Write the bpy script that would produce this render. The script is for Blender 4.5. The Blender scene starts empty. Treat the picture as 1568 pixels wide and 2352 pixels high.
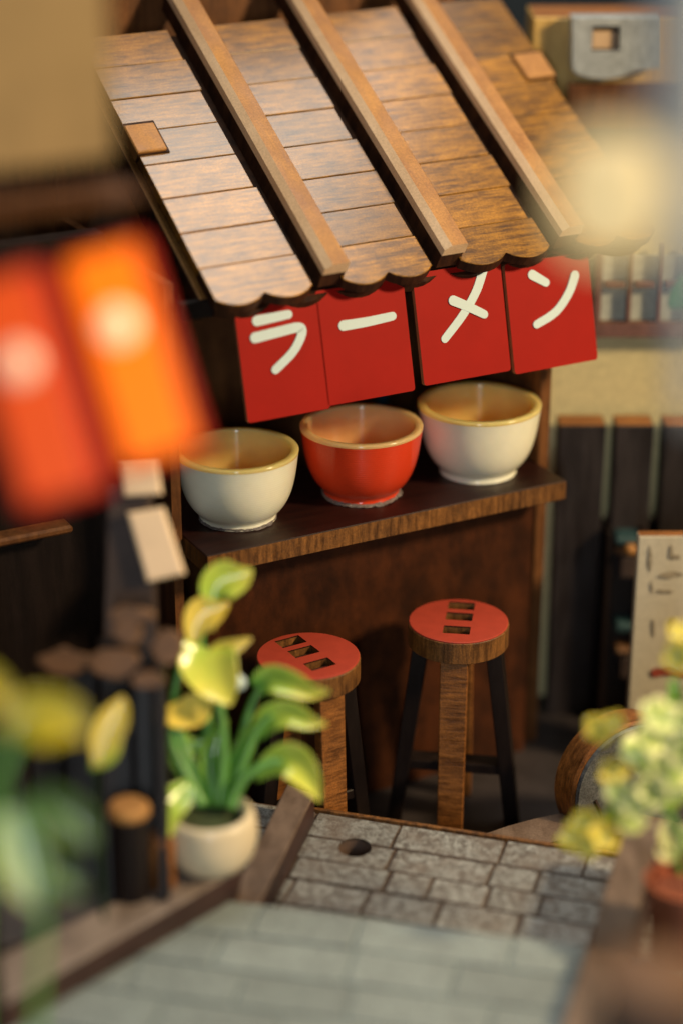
import bpy, bmesh, math, random
from mathutils import Vector, Matrix
rad = math.radians
random.seed(7)
sc = bpy.context.scene
col = sc.collection

# ------------------------------------------------------------------ camera, world, lights, exposure
FPX, PITCH, CAMH = 4700.0, rad(23), 1.33
CAM = Vector((0, 0, CAMH))
RGT = Vector((1, 0, 0))
FWD = Vector((0, math.cos(PITCH), -math.sin(PITCH)))
UPV = Vector((0, math.sin(PITCH), math.cos(PITCH)))
cd = bpy.data.cameras.new("camera")
cam = bpy.data.objects.new("camera", cd)
col.objects.link(cam)
cam.location = CAM
cam.rotation_euler = (rad(90) - PITCH, 0, 0)
cd.sensor_fit = 'VERTICAL'
cd.sensor_height = 36
cd.lens = FPX / 2352 * 36
cd.clip_start, cd.clip_end = 0.05, 100
cd.dof.use_dof = True
cd.dof.focus_distance = 2.47
cd.dof.aperture_fstop = 0.78
sc.camera = cam

wd = bpy.data.worlds.new("World")
sc.world = wd
wd.use_nodes = True
wd.node_tree.nodes["Background"].inputs[0].default_value = (0.62, 0.74, 0.80, 1)
wd.node_tree.nodes["Background"].inputs[1].default_value = 0.012

def area(name, loc, aim, size, power, colour, size_y=None):
    l = bpy.data.lights.new(name, 'AREA')
    l.energy, l.color, l.size = power, colour, size
    if size_y:
        l.shape, l.size_y = 'RECTANGLE', size_y
    o = bpy.data.objects.new(name, l)
    col.objects.link(o)
    o.location = loc
    o.rotation_euler = (Vector(aim) - Vector(loc)).to_track_quat('-Z', 'Y').to_euler()
    return o
area("overhead_softbox", (0.08, 3.05, 3.2), (0.05, 2.6, 0.4), 1.75, 60, (1.0, 0.95, 0.84))
area("front_window", (-0.02, -0.45, 1.12), (0.1, 2.3, 0.35), 0.12, 17, (0.88, 0.96, 1.0), 0.8)
area("warm_lamp", (2.3, 1.3, 1.9), (0.1, 2.3, 0.4), 0.35, 95, (1.0, 0.74, 0.42))
sc.view_settings.view_transform = 'Standard'
sc.view_settings.look = 'None'
sc.view_settings.exposure = 0
sc.view_settings.gamma = 1
sc.cycles.use_denoising = True
sc.cycles.max_bounces = 8

# ------------------------------------------------------------------ sight lines on real planes
def ray(u, v):
    return FWD + RGT * ((u - 784) / FPX) - UPV * ((v - 1176) / FPX)
def at(u, v, zc):
    return CAM + ray(u, v) * zc
def on_z(u, v, z):
    d = ray(u, v)
    return CAM + d * ((z - CAMH) / d.z)
def on_plane(u, v, p, n):
    d = ray(u, v)
    return CAM + d * ((p - CAM).dot(n) / d.dot(n))
YAW = rad(28)
ORG = on_z(475, 1278, 0.345); ORG.z = 0
DX = Vector((math.cos(YAW), math.sin(YAW), 0))
IN = Vector((-math.sin(YAW), math.cos(YAW), 0))
ZZ = Vector((0, 0, 1))

# ------------------------------------------------------------------ object helpers
def link(o):
    col.objects.link(o)
    return o
def tag(o, label=None, cat=None, group=None, kind=None):
    if label: o['label'] = label
    if cat: o['category'] = cat
    if group: o['group'] = group
    if kind: o['kind'] = kind
    return o
def empty(name, loc, rz=0, label=None, cat=None, group=None, mat=None):
    o = link(bpy.data.objects.new(name, None))
    o.empty_display_size = 0.02
    if mat is not None:
        o.matrix_world = mat
    else:
        o.location = loc
        o.rotation_euler = (0, 0, rz)
    bpy.context.view_layer.update()
    return tag(o, label, cat, group)
def obj(name, bm, mats, parent=None, world=False, smooth=False, loc=None, rot=None):
    """link bm as one mesh object; world=True: bm is in world space and is moved into the parent's frame
    (or, for a top-level object, about its own base centre)"""
    me = bpy.data.meshes.new(name)
    if world:
        if parent is not None:
            bmesh.ops.transform(bm, matrix=parent.matrix_world.inverted(), verts=bm.verts)
        else:
            xs = [v.co for v in bm.verts]
            c = Vector(((min(p.x for p in xs) + max(p.x for p in xs)) / 2, (min(p.y for p in xs) + max(p.y for p in xs)) / 2, min(p.z for p in xs)))
            bmesh.ops.translate(bm, vec=-c, verts=bm.verts)
            loc = c
    bm.normal_update()
    bm.to_mesh(me)
    bm.free()
    for m in (mats if isinstance(mats, (list, tuple)) else [mats]):
        me.materials.append(m)
    if smooth:
        for p in me.polygons:
            p.use_smooth = True
        if smooth == 'angle':
            me.set_sharp_from_angle(angle=rad(35))
    o = link(bpy.data.objects.new(name, me))
    if parent is not None:
        o.parent = parent
    if loc is not None: o.location = loc
    if rot is not None: o.rotation_euler = rot
    bpy.context.view_layer.update()
    return o
def copy_of(o, parent=None, loc=None, rot=None):
    c = link(o.copy())
    if parent is not None: c.parent = parent
    if loc is not None: c.location = loc
    if rot is not None: c.rotation_euler = rot
    return c
def copy_tree(o, parent=None):
    c = link(o.copy())
    if parent is not None: c.parent = parent
    for ch in list(o.children):
        copy_tree(ch, c)
    return c

# ------------------------------------------------------------------ mesh helpers
def BM():
    return bmesh.new()
def add_box(bm, x0, x1, y0, y1, z0, z1, bev=0.0, top=0, side=0, jit=0.0, M=None, seg=1):
    """box; faces whose normal is along z take material index top, the others side"""
    v = [bm.verts.new((x, y, z)) for z in (z0, z1) for y in (y0, y1) for x in (x0, x1)]
    if jit:
        for a in v:
            a.co.x += random.uniform(-jit, jit); a.co.y += random.uniform(-jit, jit)
    fs = []
    for idx, mi in (((0, 2, 3, 1), top), ((4, 5, 7, 6), top), ((0, 1, 5, 4), side), ((2, 6, 7, 3), side), ((0, 4, 6, 2), side), ((1, 3, 7, 5), side)):
        f = bm.faces.new([v[i] for i in idx]); f.material_index = mi; fs.append(f)
    vs = v
    if bev:
        es = list({e for f in fs for e in f.edges})
        r = bmesh.ops.bevel(bm, geom=es, offset=bev, segments=seg, affect='EDGES', profile=0.5)
        vs = list({w for f in r['faces'] for w in f.verts} | {w for w in v if w.is_valid})
    if M is not None:
        bmesh.ops.transform(bm, matrix=M, verts=vs)
    return vs
def add_prism(bm, poly, z0, z1, top=0, side=0, bev=0.0, M=None):
    a = [bm.verts.new((p[0], p[1], z0)) for p in poly]
    b = [bm.verts.new((p[0], p[1], z1)) for p in poly]
    n = len(poly)
    f0 = bm.faces.new(list(reversed(a))); f0.material_index = top
    f1 = bm.faces.new(b); f1.material_index = top
    for i in range(n):
        f = bm.faces.new((a[i], a[(i + 1) % n], b[(i + 1) % n], b[i])); f.material_index = side
    vs = a + b
    if bev:
        r = bmesh.ops.bevel(bm, geom=list(f1.edges), offset=bev, segments=2, affect='EDGES', profile=0.5)
        vs = list({w for f in r['faces'] for w in f.verts} | {w for w in vs if w.is_valid})
    if M is not None:
        bmesh.ops.transform(bm, matrix=M, verts=vs)
    return vs
def add_quadbox(bm, p, thick, side=1, top=0, bev=0.0):
    """slab with the four (or more) world points p as its front face, going back along the inward normal by thick"""
    n = (p[1] - p[0]).cross(p[2] - p[0]).normalized()
    a = [bm.verts.new(q) for q in p]
    b = [bm.verts.new(q - n * thick) for q in p]
    f = bm.faces.new(a); f.material_index = top
    g = bm.faces.new(list(reversed(b))); g.material_index = top
    k = len(p)
    for i in range(k):
        h = bm.faces.new((b[i], b[(i + 1) % k], a[(i + 1) % k], a[i])); h.material_index = side
    if bev:
        bmesh.ops.bevel(bm, geom=list(f.edges), offset=bev, segments=2, affect='EDGES', profile=0.5)
def add_lathe(bm, prof, n=48, mi=0, wob=None):
    rings = []
    for (r, z) in prof:
        if r < 1e-6:
            rings.append([bm.verts.new((0, 0, z))])
        else:
            rings.append([bm.verts.new((r * math.cos(2 * math.pi * i / n) * (wob(i / n) if wob else 1), r * math.sin(2 * math.pi * i / n) * (wob(i / n) if wob else 1), z)) for i in range(n)])
    for a, b in zip(rings, rings[1:]):
        for i in range(n):
            j = (i + 1) % n
            q = [a[i % len(a)], a[j % len(a)], b[j % len(b)], b[i % len(b)]]
            u = []
            for w in q:
                if w not in u: u.append(w)
            if len(u) > 2:
                f = bm.faces.new(u); f.material_index = mi
def add_tube(bm, pts, rs, n=10, mi=0, cap=True):
    pts = [Vector(p) for p in pts]
    if not isinstance(rs, (list, tuple)): rs = [rs] * len(pts)
    rings = []
    up = Vector((0.31, 0.22, 0.92)).normalized()
    for i, p in enumerate(pts):
        t = (pts[min(i + 1, len(pts) - 1)] - pts[max(i - 1, 0)]).normalized()
        s = t.cross(up)
        if s.length < 0.05: s = t.cross(Vector((1, 0, 0)))
        s.normalize(); w = s.cross(t)
        rings.append([bm.verts.new(p + (s * math.cos(2 * math.pi * k / n) + w * math.sin(2 * math.pi * k / n)) * rs[i]) for k in range(n)])
    for a, b in zip(rings, rings[1:]):
        for k in range(n):
            f = bm.faces.new((a[k], a[(k + 1) % n], b[(k + 1) % n], b[k])); f.material_index = mi
    if cap:
        bm.faces.new(list(reversed(rings[0]))).material_index = mi
        bm.faces.new(rings[-1]).material_index = mi
def spline(pts, k=6):
    """Catmull-Rom through tuples"""
    out = []
    n = len(pts)
    for i in range(n - 1):
        p0, p1, p2, p3 = pts[max(i - 1, 0)], pts[i], pts[i + 1], pts[min(i + 2, n - 1)]
        for j in range(k):
            t = j / k
            out.append(tuple(0.5 * (2 * b + (c - a) * t + (2 * a - 5 * b + 4 * c - d) * t * t + (3 * b - a - 3 * c + d) * t ** 3) for a, b, c, d in zip(p0, p1, p2, p3)))
    out.append(tuple(pts[-1]))
    return out
def cut(o, boxes_bm):
    """boolean-subtract the cutter mesh (in o's local space) from o, keeping o one plain mesh"""
    me = bpy.data.meshes.new("cutter"); boxes_bm.normal_update(); boxes_bm.to_mesh(me); boxes_bm.free()
    c = link(bpy.data.objects.new("cutter", me)); c.parent = o.parent; c.matrix_basis = o.matrix_basis.copy()
    for m in o.data.materials: me.materials.append(m)
    k = len(o.data.materials) - 1
    for p in me.polygons: p.material_index = k
    mod = o.modifiers.new("cut", 'BOOLEAN'); mod.operation = 'DIFFERENCE'; mod.object = c; mod.solver = 'EXACT'
    bpy.context.view_layer.update()
    dg = bpy.context.evaluated_depsgraph_get()
    new = bpy.data.meshes.new_from_object(o.evaluated_get(dg))
    o.modifiers.clear(); old = o.data; nm = old.name; o.data = new
    bpy.data.meshes.remove(old); new.name = nm
    bpy.data.objects.remove(c); bpy.data.meshes.remove(me)

# ------------------------------------------------------------------ materials
class NT:
    def __init__(s, name):
        s.m = bpy.data.materials.new(name); s.m.use_nodes = True
        s.t = s.m.node_tree; s.b = s.t.nodes["Principled BSDF"]
    def n(s, kind, **kw):
        x = s.t.nodes.new(kind)
        for k, v in kw.items():
            if k in x.inputs: x.inputs[k].default_value = v
            else: setattr(x, k, v)
        return x
    def l(s, a, b): s.t.links.new(a, b)
    def mix(s, fac, a, b, mode='MIX'):
        x = s.n('ShaderNodeMix', data_type='RGBA', blend_type=mode)
        for sock, val in ((x.inputs[0], fac), (x.inputs[6], a), (x.inputs[7], b)):
            if hasattr(val, 'is_output'): s.l(val, sock)
            elif isinstance(val, (int, float)): sock.default_value = val
            else: sock.default_value = (*val, 1)
        return x.outputs[2]
    def ramp(s, src, stops):
        r = s.n('ShaderNodeValToRGB')
        e = r.color_ramp.elements
        while len(e) < len(stops): e.new(0.5)
        for x, (p, c) in zip(e, stops):
            x.position = p; x.color = (c, c, c, 1) if isinstance(c, (int, float)) else (*c, 1)
        s.l(src, r.inputs[0])
        return r.outputs[0]
    def coords(s, scale=(1, 1, 1), rnd=True):
        tc = s.n('ShaderNodeTexCoord'); mp = s.n('ShaderNodeMapping'); mp.inputs['Scale'].default_value = scale
        s.l(tc.outputs['Object'], mp.inputs[0])
        if rnd:
            oi = s.n('ShaderNodeObjectInfo'); vm = s.n('ShaderNodeVectorMath', operation='SCALE'); vm.inputs[3].default_value = 37
            cx = s.n('ShaderNodeCombineXYZ')
            for k in range(3): s.l(oi.outputs['Random'], cx.inputs[k])
            s.l(cx.outputs[0], vm.inputs[0]); s.l(vm.outputs[0], mp.inputs['Location'])
        return mp.outputs[0]
    def noise(s, co, scale, detail=5, rough=0.6):
        x = s.n('ShaderNodeTexNoise'); x.inputs['Scale'].default_value = scale; x.inputs['Detail'].default_value = detail; x.inputs['Roughness'].default_value = rough
        s.l(co, x.inputs['Vector']); return x.outputs['Fac']
    def bump(s, h, strength=0.2, dist=0.002):
        x = s.n('ShaderNodeBump'); x.inputs['Strength'].default_value = strength; x.inputs['Distance'].default_value = dist
        s.l(h, x.inputs['Height']); s.l(x.outputs[0], s.b.inputs['Normal'])
    def fin(s, base=None, rough=0.5, coat=0.0, spec=0.5):
        if base is not None:
            if hasattr(base, 'is_output'): s.l(base, s.b.inputs['Base Color'])
            else: s.b.inputs['Base Color'].default_value = (*base, 1)
        if hasattr(rough, 'is_output'): s.l(rough, s.b.inputs['Roughness'])
        else: s.b.inputs['Roughness'].default_value = rough
        s.b.inputs['Coat Weight'].default_value = coat; s.b.inputs['Coat Roughness'].default_value = 0.24
        s.b.inputs['Specular IOR Level'].default_value = spec
        return s.m
def wood(name, base, dark, grain=(6, 60, 60), rough=0.45, coat=0.0, vary=0.35, stain=0.5, bump=0.25, spec=0.5, speck=0.0):
    """stained wood: long fibres along the axis with the small scale, blotchy stain, value differing per object"""
    s = NT(name)
    co = s.coords(grain)
    g = s.noise(co, 1.0, 8, 0.65)
    gr = s.ramp(g, [(0.40, 0.0), (0.62, 1.0)])
    co2 = s.coords((1, 1, 1))
    st = s.ramp(s.noise(co2, 30, 5, 0.65), [(0.38, 0.0), (0.64, 1.0)])
    c = s.mix(gr, dark, base)
    c2 = s.mix(stain, c, s.mix(st, tuple(x * 0.45 for x in base), base), 'MULTIPLY')
    c3 = s.mix(stain, c, s.mix(0.5, c, s.mix(st, tuple(0.6 * a + 0.4 * b for a, b in zip(dark, base)), tuple(min(1, x * 1.15) for x in base))))
    fine = s.noise(co2, 420, 3, 0.7)
    c4 = s.mix(0.35 + speck, c3, s.mix(s.ramp(fine, [(0.35, 0.35), (0.65, 1.0)]), (0, 0, 0), c3))
    oi = s.n('ShaderNodeObjectInfo')
    mr = s.n('ShaderNodeMapRange'); mr.inputs[3].default_value = 1 - vary; mr.inputs[4].default_value = 1 + vary * 0.6
    s.l(oi.outputs['Random'], mr.inputs[0])
    hs = s.n('ShaderNodeHueSaturation'); s.l(mr.outputs[0], hs.inputs['Value']); s.l(c4, hs.inputs['Color'])
    mm = s.n('ShaderNodeMath', operation='MULTIPLY'); mm.inputs[1].default_value = 0.5
    ad = s.n('ShaderNodeMath', operation='ADD'); s.l(g, ad.inputs[0]); s.l(fine, mm.inputs[0]); s.l(mm.outputs[0], ad.inputs[1])
    s.bump(ad.outputs[0], bump, 0.0015)
    if speck:
        rr_ = s.n('ShaderNodeMapRange'); rr_.inputs[1].default_value = 0.3; rr_.inputs[2].default_value = 0.7; rr_.inputs[3].default_value = rough - 0.12; rr_.inputs[4].default_value = rough + 0.25
        s.l(g, rr_.inputs[0]); rough = rr_.outputs[0]
    return s.fin(hs.outputs[0], rough, coat, spec)
def plain(name, base, rough=0.5, coat=0.0, mottled=0.12, scale=40, bump=0.1, spec=0.5, trans=0.0, sss=0.0, emit=0.0, emitc=None):
    s = NT(name)
    co = s.coords((1, 1, 1))
    nz = s.noise(co, scale, 5, 0.6)
    c = s.mix(s.ramp(nz, [(0.3, 0.0), (0.7, 1.0)]), tuple(x * (1 - mottled) for x in base), tuple(min(1, x * (1 + mottled)) for x in base))
    if bump: s.bump(s.noise(co, scale * 12, 3, 0.6), bump, 0.001)
    s.b.inputs['Transmission Weight'].default_value = trans
    if sss:
        s.b.inputs['Subsurface Weight'].default_value = sss
        s.b.inputs['Subsurface Radius'].default_value = (0.02, 0.012, 0.008); s.b.inputs['Subsurface Scale'].default_value = 0.6
    if emit:
        s.b.inputs['Emission Color'].default_value = (*(emitc or base), 1); s.b.inputs['Emission Strength'].default_value = emit
    return s.fin(c, rough, coat, spec)

M_roof = wood("roof_wood", (0.54, 0.245, 0.022), (0.055, 0.018, 0.003), (26, 190, 190), rough=0.45, coat=1.0, vary=0.32, bump=0.45, spec=0.15, stain=0.75, speck=0.3)
M_roof.node_tree.nodes["Principled BSDF"].inputs["Coat IOR"].default_value = 1.64
M_tan = wood("tan_wood", (0.56, 0.275, 0.075), (0.30, 0.12, 0.028), (20, 8, 20), rough=0.45, vary=0.06, stain=0.9, bump=0.3, speck=0.2)
M_orange = wood("orange_cut_wood", (0.38, 0.155, 0.042), (0.26, 0.09, 0.024), (40, 40, 20), rough=0.5, vary=0.05)
M_yellow = wood("yellow_beam_wood", (0.80, 0.54, 0.16), (0.60, 0.36, 0.09), (60, 60, 10), rough=0.5, vary=0.05)
M_cut_glare = wood("pale_cut_and_glare_wood", (0.80, 0.58, 0.37), (0.66, 0.44, 0.25), (20, 8, 20), rough=0.45, vary=0.05, bump=0.25)  # bare cut wood; also painted glare on the rafter caps' left chamfers
M_gate = wood("charred_gate_wood", (0.036, 0.027, 0.027), (0.014, 0.010, 0.010), (80, 80, 10), rough=0.42, vary=0.15, bump=0.4, spec=0.4, speck=0.2)
M_burnt = wood("burnt_edge_wood", (0.065, 0.025, 0.010), (0.014, 0.005, 0.003), (70, 70, 20), rough=0.6, vary=0.1, bump=0.3, spec=0.2)
M_edge = wood("laser_cut_edge", (0.30, 0.122, 0.024), (0.028, 0.010, 0.004), (160, 160, 22), rough=0.45, vary=0.12, stain=0.85, bump=0.7, speck=0.25)
M_counter = wood("dark_counter_wood", (0.030, 0.009, 0.007), (0.014, 0.004, 0.004), (5, 60, 60), rough=0.4, coat=0.0, spec=0.35, vary=0.05, bump=0.12)
M_panel = wood("counter_panel_wood", (0.080, 0.022, 0.006), (0.012, 0.004, 0.002), (30, 30, 14), rough=0.5, vary=0.05, stain=0.9, bump=0.2, spec=0.25)
M_wall = wood("stall_wall_wood", (0.20, 0.080, 0.026), (0.06, 0.022, 0.008), (60, 60, 9), rough=0.5, vary=0.08, stain=0.8, bump=0.25, spec=0.25)
M_dark = wood("dark_stained_wood", (0.017, 0.0105, 0.0095), (0.007, 0.004, 0.004), (60, 60, 8), rough=0.45, vary=0.12, bump=0.2, spec=0.25)
M_leg = wood("stool_leg_wood", (0.42, 0.155, 0.030), (0.055, 0.017, 0.005), (30, 60, 240), rough=0.42, vary=0.05, stain=0.9, bump=0.6, speck=0.25)
M_beam = wood("kerb_wood_top", (0.34, 0.27, 0.225), (0.17, 0.125, 0.10), (30, 8, 30), rough=0.42, vary=0.1, stain=0.8, bump=0.2)
M_beamside = wood("kerb_wood_side", (0.060, 0.024, 0.020), (0.02, 0.008, 0.007), (8, 8, 60), rough=0.5, vary=0.1, bump=0.2)
M_seat = plain("red_seat_paint", (0.41, 0.050, 0.026), rough=0.5, spec=0.35, mottled=0.08, scale=60, bump=0.12)
M_sign = plain("red_sign_plastic", (0.33, 0.009, 0.005), rough=0.5, mottled=0.05, scale=25, bump=0.03, spec=0.12)
M_signedge = plain("sign_cut_edge", (0.35, 0.13, 0.06), rough=0.5)
M_letter = plain("white_print", (0.58, 0.72, 0.74), rough=0.5, mottled=0.03, bump=0.0)
M_post = plain("brown_grey_post_wood", (0.050, 0.034, 0.030), rough=0.6, spec=0.25, mottled=0.3, scale=30)
M_scal = plain("dull_scallop_wood", (0.15, 0.072, 0.030), rough=0.6, mottled=0.3, scale=40)
M_block = plain("bare_pale_wood", (0.95, 0.70, 0.45), rough=0.5, mottled=0.06)
M_cream = plain("cream_wall_paper", (0.60, 0.52, 0.28), rough=0.8, mottled=0.14, scale=120, bump=0.25)
M_lcream = plain("olive_cream_wall", (0.33, 0.215, 0.085), rough=0.8, mottled=0.10, scale=30, bump=0.1)
M_grey = plain("silver_paper", (0.36, 0.40, 0.43), rough=0.38, mottled=0.25, scale=90, bump=0.5)
M_iron = plain("grey_metal", (0.34, 0.36, 0.36), rough=0.45, mottled=0.08, bump=0.05)
M_maroon = plain("maroon_window_wood", (0.16, 0.075, 0.062), rough=0.5, mottled=0.3, scale=150, bump=0.5)
M_pane = plain("window_pane", (0.42, 0.44, 0.38), rough=0.35, mottled=0.15, scale=100, bump=0.2)
M_floor = plain("dark_floor", (0.036, 0.029, 0.030), rough=0.55, mottled=0.3, scale=18, bump=0.2)
M_back = plain("navy_backdrop", (0.010, 0.020, 0.034), rough=0.9)
M_soil = plain("pot_soil", (0.05, 0.07, 0.025), rough=0.9, mottled=0.5, scale=90, bump=0.6)
M_pot = plain("cream_glaze", (0.74, 0.62, 0.42), rough=0.28, coat=0.3, mottled=0.06, scale=20, bump=0.0)
M_clay = plain("terracotta", (0.30, 0.085, 0.045), rough=0.6, mottled=0.15)
M_teal = plain("teal_cloth", (0.02, 0.06, 0.07), rough=0.6, mottled=0.4, scale=150, bump=0.5)
M_paper = plain("notice_paper", (0.60, 0.55, 0.43), rough=0.7, mottled=0.08, scale=120, bump=0.15)
M_ink = plain("faded_ink", (0.34, 0.29, 0.21), rough=0.7, mottled=0.4, scale=200)
M_redink = plain("red_ink", (0.34, 0.06, 0.035), rough=0.7, mottled=0.3, scale=200)
M_glue = plain("dried_glue", (0.20, 0.175, 0.17), rough=0.35, mottled=0.5, scale=300, bump=0.8)
M_lred = plain("red_lantern_plastic", (0.34, 0.008, 0.005), rough=0.45, spec=0.25, mottled=0.03, bump=0.0, emit=0.16, emitc=(0.8, 0.02, 0.006))
M_lora = plain("lit_orange_plastic", (0.55, 0.08, 0.002), rough=0.45, spec=0.2, mottled=0.02, bump=0.0, emit=1.1, emitc=(1.0, 0.19, 0.0))
M_lora2 = plain("dim_orange_plastic", (0.45, 0.03, 0.006), rough=0.45, spec=0.2, mottled=0.02, bump=0.0, emit=0.55, emitc=(1.0, 0.12, 0.006))
M_glint = plain("lantern_glint", (1, 0.9, 0.7), rough=0.3, bump=0, emit=0.72, emitc=(1.0, 0.52, 0.22))  # emission paints the highlight on the lantern's glossy front
M_glint2 = plain("dim_lantern_glint", (1, 0.8, 0.6), rough=0.3, bump=0, emit=0.4, emitc=(1.0, 0.32, 0.13))  # weaker painted highlight for the left lantern
M_globe = plain("lit_lamp_globe", (0.34, 0.29, 0.16), rough=0.4, bump=0, mottled=0.02, emit=0.62, emitc=(1.0, 0.70, 0.30))

ANI = 0.25
def ceramic(name, base, lines=1.0, sss=0.25, rad_=0.02, rough=0.22):
    s = NT(name)
    co = s.coords((1, 1, 1), False)
    w = s.n('ShaderNodeTexWave', wave_type='BANDS', bands_direction='Z'); w.inputs['Scale'].default_value = 105; w.inputs['Distortion'].default_value = 0.25; w.inputs['Detail'].default_value = 2
    s.l(co, w.inputs['Vector'])
    nz = s.noise(co, 60, 4)
    c = s.mix(s.ramp(nz, [(0.3, 0.0), (0.7, 1.0)]), tuple(x * 0.95 for x in base), base)
    if lines: s.bump(w.outputs['Fac'], lines, 0.0005)
    s.b.inputs['Subsurface Weight'].default_value = sss
    s.b.inputs['Subsurface Radius'].default_value = (rad_, rad_ * 0.75, rad_ * 0.5); s.b.inputs['Subsurface Scale'].default_value = 1.0
    tg = s.n('ShaderNodeTangent'); tg.direction_type = 'RADIAL'; tg.axis = 'Z'
    s.l(tg.outputs[0], s.b.inputs['Tangent']); s.b.inputs['Anisotropic'].default_value = 0.92; s.b.inputs['Anisotropic Rotation'].default_value = ANI
    return s.fin(c, rough, 0.0, 0.5)
M_bwhite = ceramic("white_bowl_plastic", (0.90, 0.88, 0.70), 0.3)
M_bred = ceramic("red_bowl_plastic", (0.70, 0.052, 0.014), 0.3, 0.15, 0.01, 0.20)
M_lining = ceramic("cream_bowl_lining", (0.92, 0.60, 0.20), 0, 0.8, 0.05)
M_lining2 = ceramic("tan_bowl_lining", (0.88, 0.46, 0.20), 0, 0.8, 0.05)

def stone(name, base, edge, spot):
    s = NT(name)
    co = s.coords((1, 1, 1))
    n1 = s.noise(co, 105, 7, 0.7); n2 = s.noise(co, 22, 4); n3 = s.noise(co, 420, 3, 0.7)
    c = s.mix(s.ramp(n1, [(0.41, 0.0), (0.59, 1.0)]), edge, base)
    c = s.mix(s.ramp(n2, [(0.44, 0.0), (0.66, 0.65)]), c, spot)
    c = s.mix(0.5, c, s.mix(s.ramp(n3, [(0.38, 0.25), (0.62, 1.0)]), (0, 0, 0), c))
    oi = s.n('ShaderNodeObjectInfo'); mr = s.n('ShaderNodeMapRange'); mr.inputs[3].default_value = 0.82; mr.inputs[4].default_value = 1.12
    s.l(oi.outputs['Random'], mr.inputs[0])
    hs = s.n('ShaderNodeHueSaturation'); s.l(mr.outputs[0], hs.inputs['Value']); s.l(c, hs.inputs['Color'])
    s.bump(n1, 0.6, 0.002)
    return s.fin(hs.outputs[0], 0.42, 0.1)
M_paver = stone("paver_stone", (0.385, 0.40, 0.395), (0.15, 0.14, 0.13), (0.18, 0.14, 0.115))
M_scorch = stone("scorched_paver_edge", (0.13, 0.095, 0.075), (0.06, 0.04, 0.03), (0.16, 0.115, 0.09))
M_paver2 = stone("grey_paver_stone", (0.325, 0.39, 0.39), (0.265, 0.315, 0.315), (0.22, 0.26, 0.26))
M_joint = plain("burnt_joint", (0.10, 0.062, 0.046), rough=0.7, mottled=0.3)
M_joint2 = plain("grey_joint", (0.28, 0.335, 0.335), rough=0.7, mottled=0.2)
M_mill = stone("blue_grey_stone", (0.17, 0.185, 0.20), (0.10, 0.11, 0.12), (0.07, 0.065, 0.06))

def leafmat(name, a, b, c, rough=0.22):
    s = NT(name)
    at_ = s.n('ShaderNodeAttribute'); at_.attribute_name = 'tip'
    nz = s.noise(s.coords((1, 1, 1)), 30, 4)
    ad = s.n('ShaderNodeMath', operation='ADD'); sb = s.n('ShaderNodeMath', operation='MULTIPLY_ADD'); sb.inputs[1].default_value = 0.5; sb.inputs[2].default_value = -0.25
    s.l(nz, sb.inputs[0]); s.l(at_.outputs['Fac'], ad.inputs[0]); s.l(sb.outputs[0], ad.inputs[1])
    col_ = s.ramp(ad.outputs[0], [(0.05, a), (0.5, b), (0.95, c)])
    s.b.inputs['Subsurface Weight'].default_value = 0.2; s.b.inputs['Subsurface Radius'].default_value = (0.01, 0.012, 0.004); s.b.inputs['Subsurface Scale'].default_value = 0.5
    return s.fin(col_, rough, 0.2)
M_fyel = leafmat("deep_yellow_leaf", (0.14, 0.17, 0.015), (0.66, 0.53, 0.03), (0.70, 0.54, 0.03))
M_fgreen = leafmat("dull_green_leaf", (0.03, 0.10, 0.02), (0.13, 0.22, 0.05), (0.26, 0.33, 0.08))
M_leaf = leafmat("green_to_yellow_leaf", (0.10, 0.32, 0.05), (0.50, 0.66, 0.09), (0.95, 0.80, 0.13))
M_yleaf = leafmat("yellow_leaf", (0.55, 0.54, 0.10), (0.90, 0.70, 0.14), (0.94, 0.68, 0.08))
M_pale = leafmat("pale_green_leaf", (0.14, 0.30, 0.09), (0.42, 0.58, 0.24), (0.66, 0.74, 0.40))
M_stem = plain("green_stem", (0.11, 0.30, 0.05), rough=0.4, mottled=0.2)
M_dstem = plain("dark_stem", (0.012, 0.03, 0.012), rough=0.6, spec=0.2)
M_petal = leafmat("yellow_petal", (0.62, 0.66, 0.14), (0.90, 0.76, 0.12), (0.92, 0.72, 0.06))
M_wpetal = leafmat("white_green_petal", (0.50, 0.68, 0.22), (0.72, 0.88, 0.28), (0.92, 0.94, 0.55))

# ------------------------------------------------------------------ setting: floor and backdrop
FLOOR = -0.07
bm = BM(); add_box(bm, -6, 6, -1, 6, FLOOR - 0.05, FLOOR)
tag(obj("floor", bm, M_floor), kind='structure')
bm = BM(); add_box(bm, -6, 6, 4.2, 4.3, FLOOR, 4)
tag(obj("backdrop", bm, M_back), kind='structure')

# ------------------------------------------------------------------ the stall
def loc(P):
    q = P - ORG
    return Vector((q.dot(DX), q.dot(IN), P.z))
stall = empty("ramen_stall", (ORG.x, ORG.y, FLOOR), YAW, "brown wooden ramen stall with sloping plank roof and narrow serving counter", "food stall")
F0 = -FLOOR                                  # stall-local z = world z + F0
# counter
bm = BM(); add_box(bm, 0, 0.504, 0, 0.20, 0.319 + F0, 0.345 + F0, bev=0.0012, top=0, side=1)
obj("counter_top", bm, [M_counter, M_edge], stall)
bm = BM(); add_box(bm, 0.02, 0.488, 0.05, 0.062, 0, 0.3185 + F0, top=1, side=0)
obj("counter_panel", bm, [M_panel, M_edge], stall)
bm = BM(); add_box(bm, 0.4885, 0.5025, 0.075, 0.092, 0, 0.318 + F0, bev=0.001)
obj("corner_post", bm, [M_dark], stall)
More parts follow.
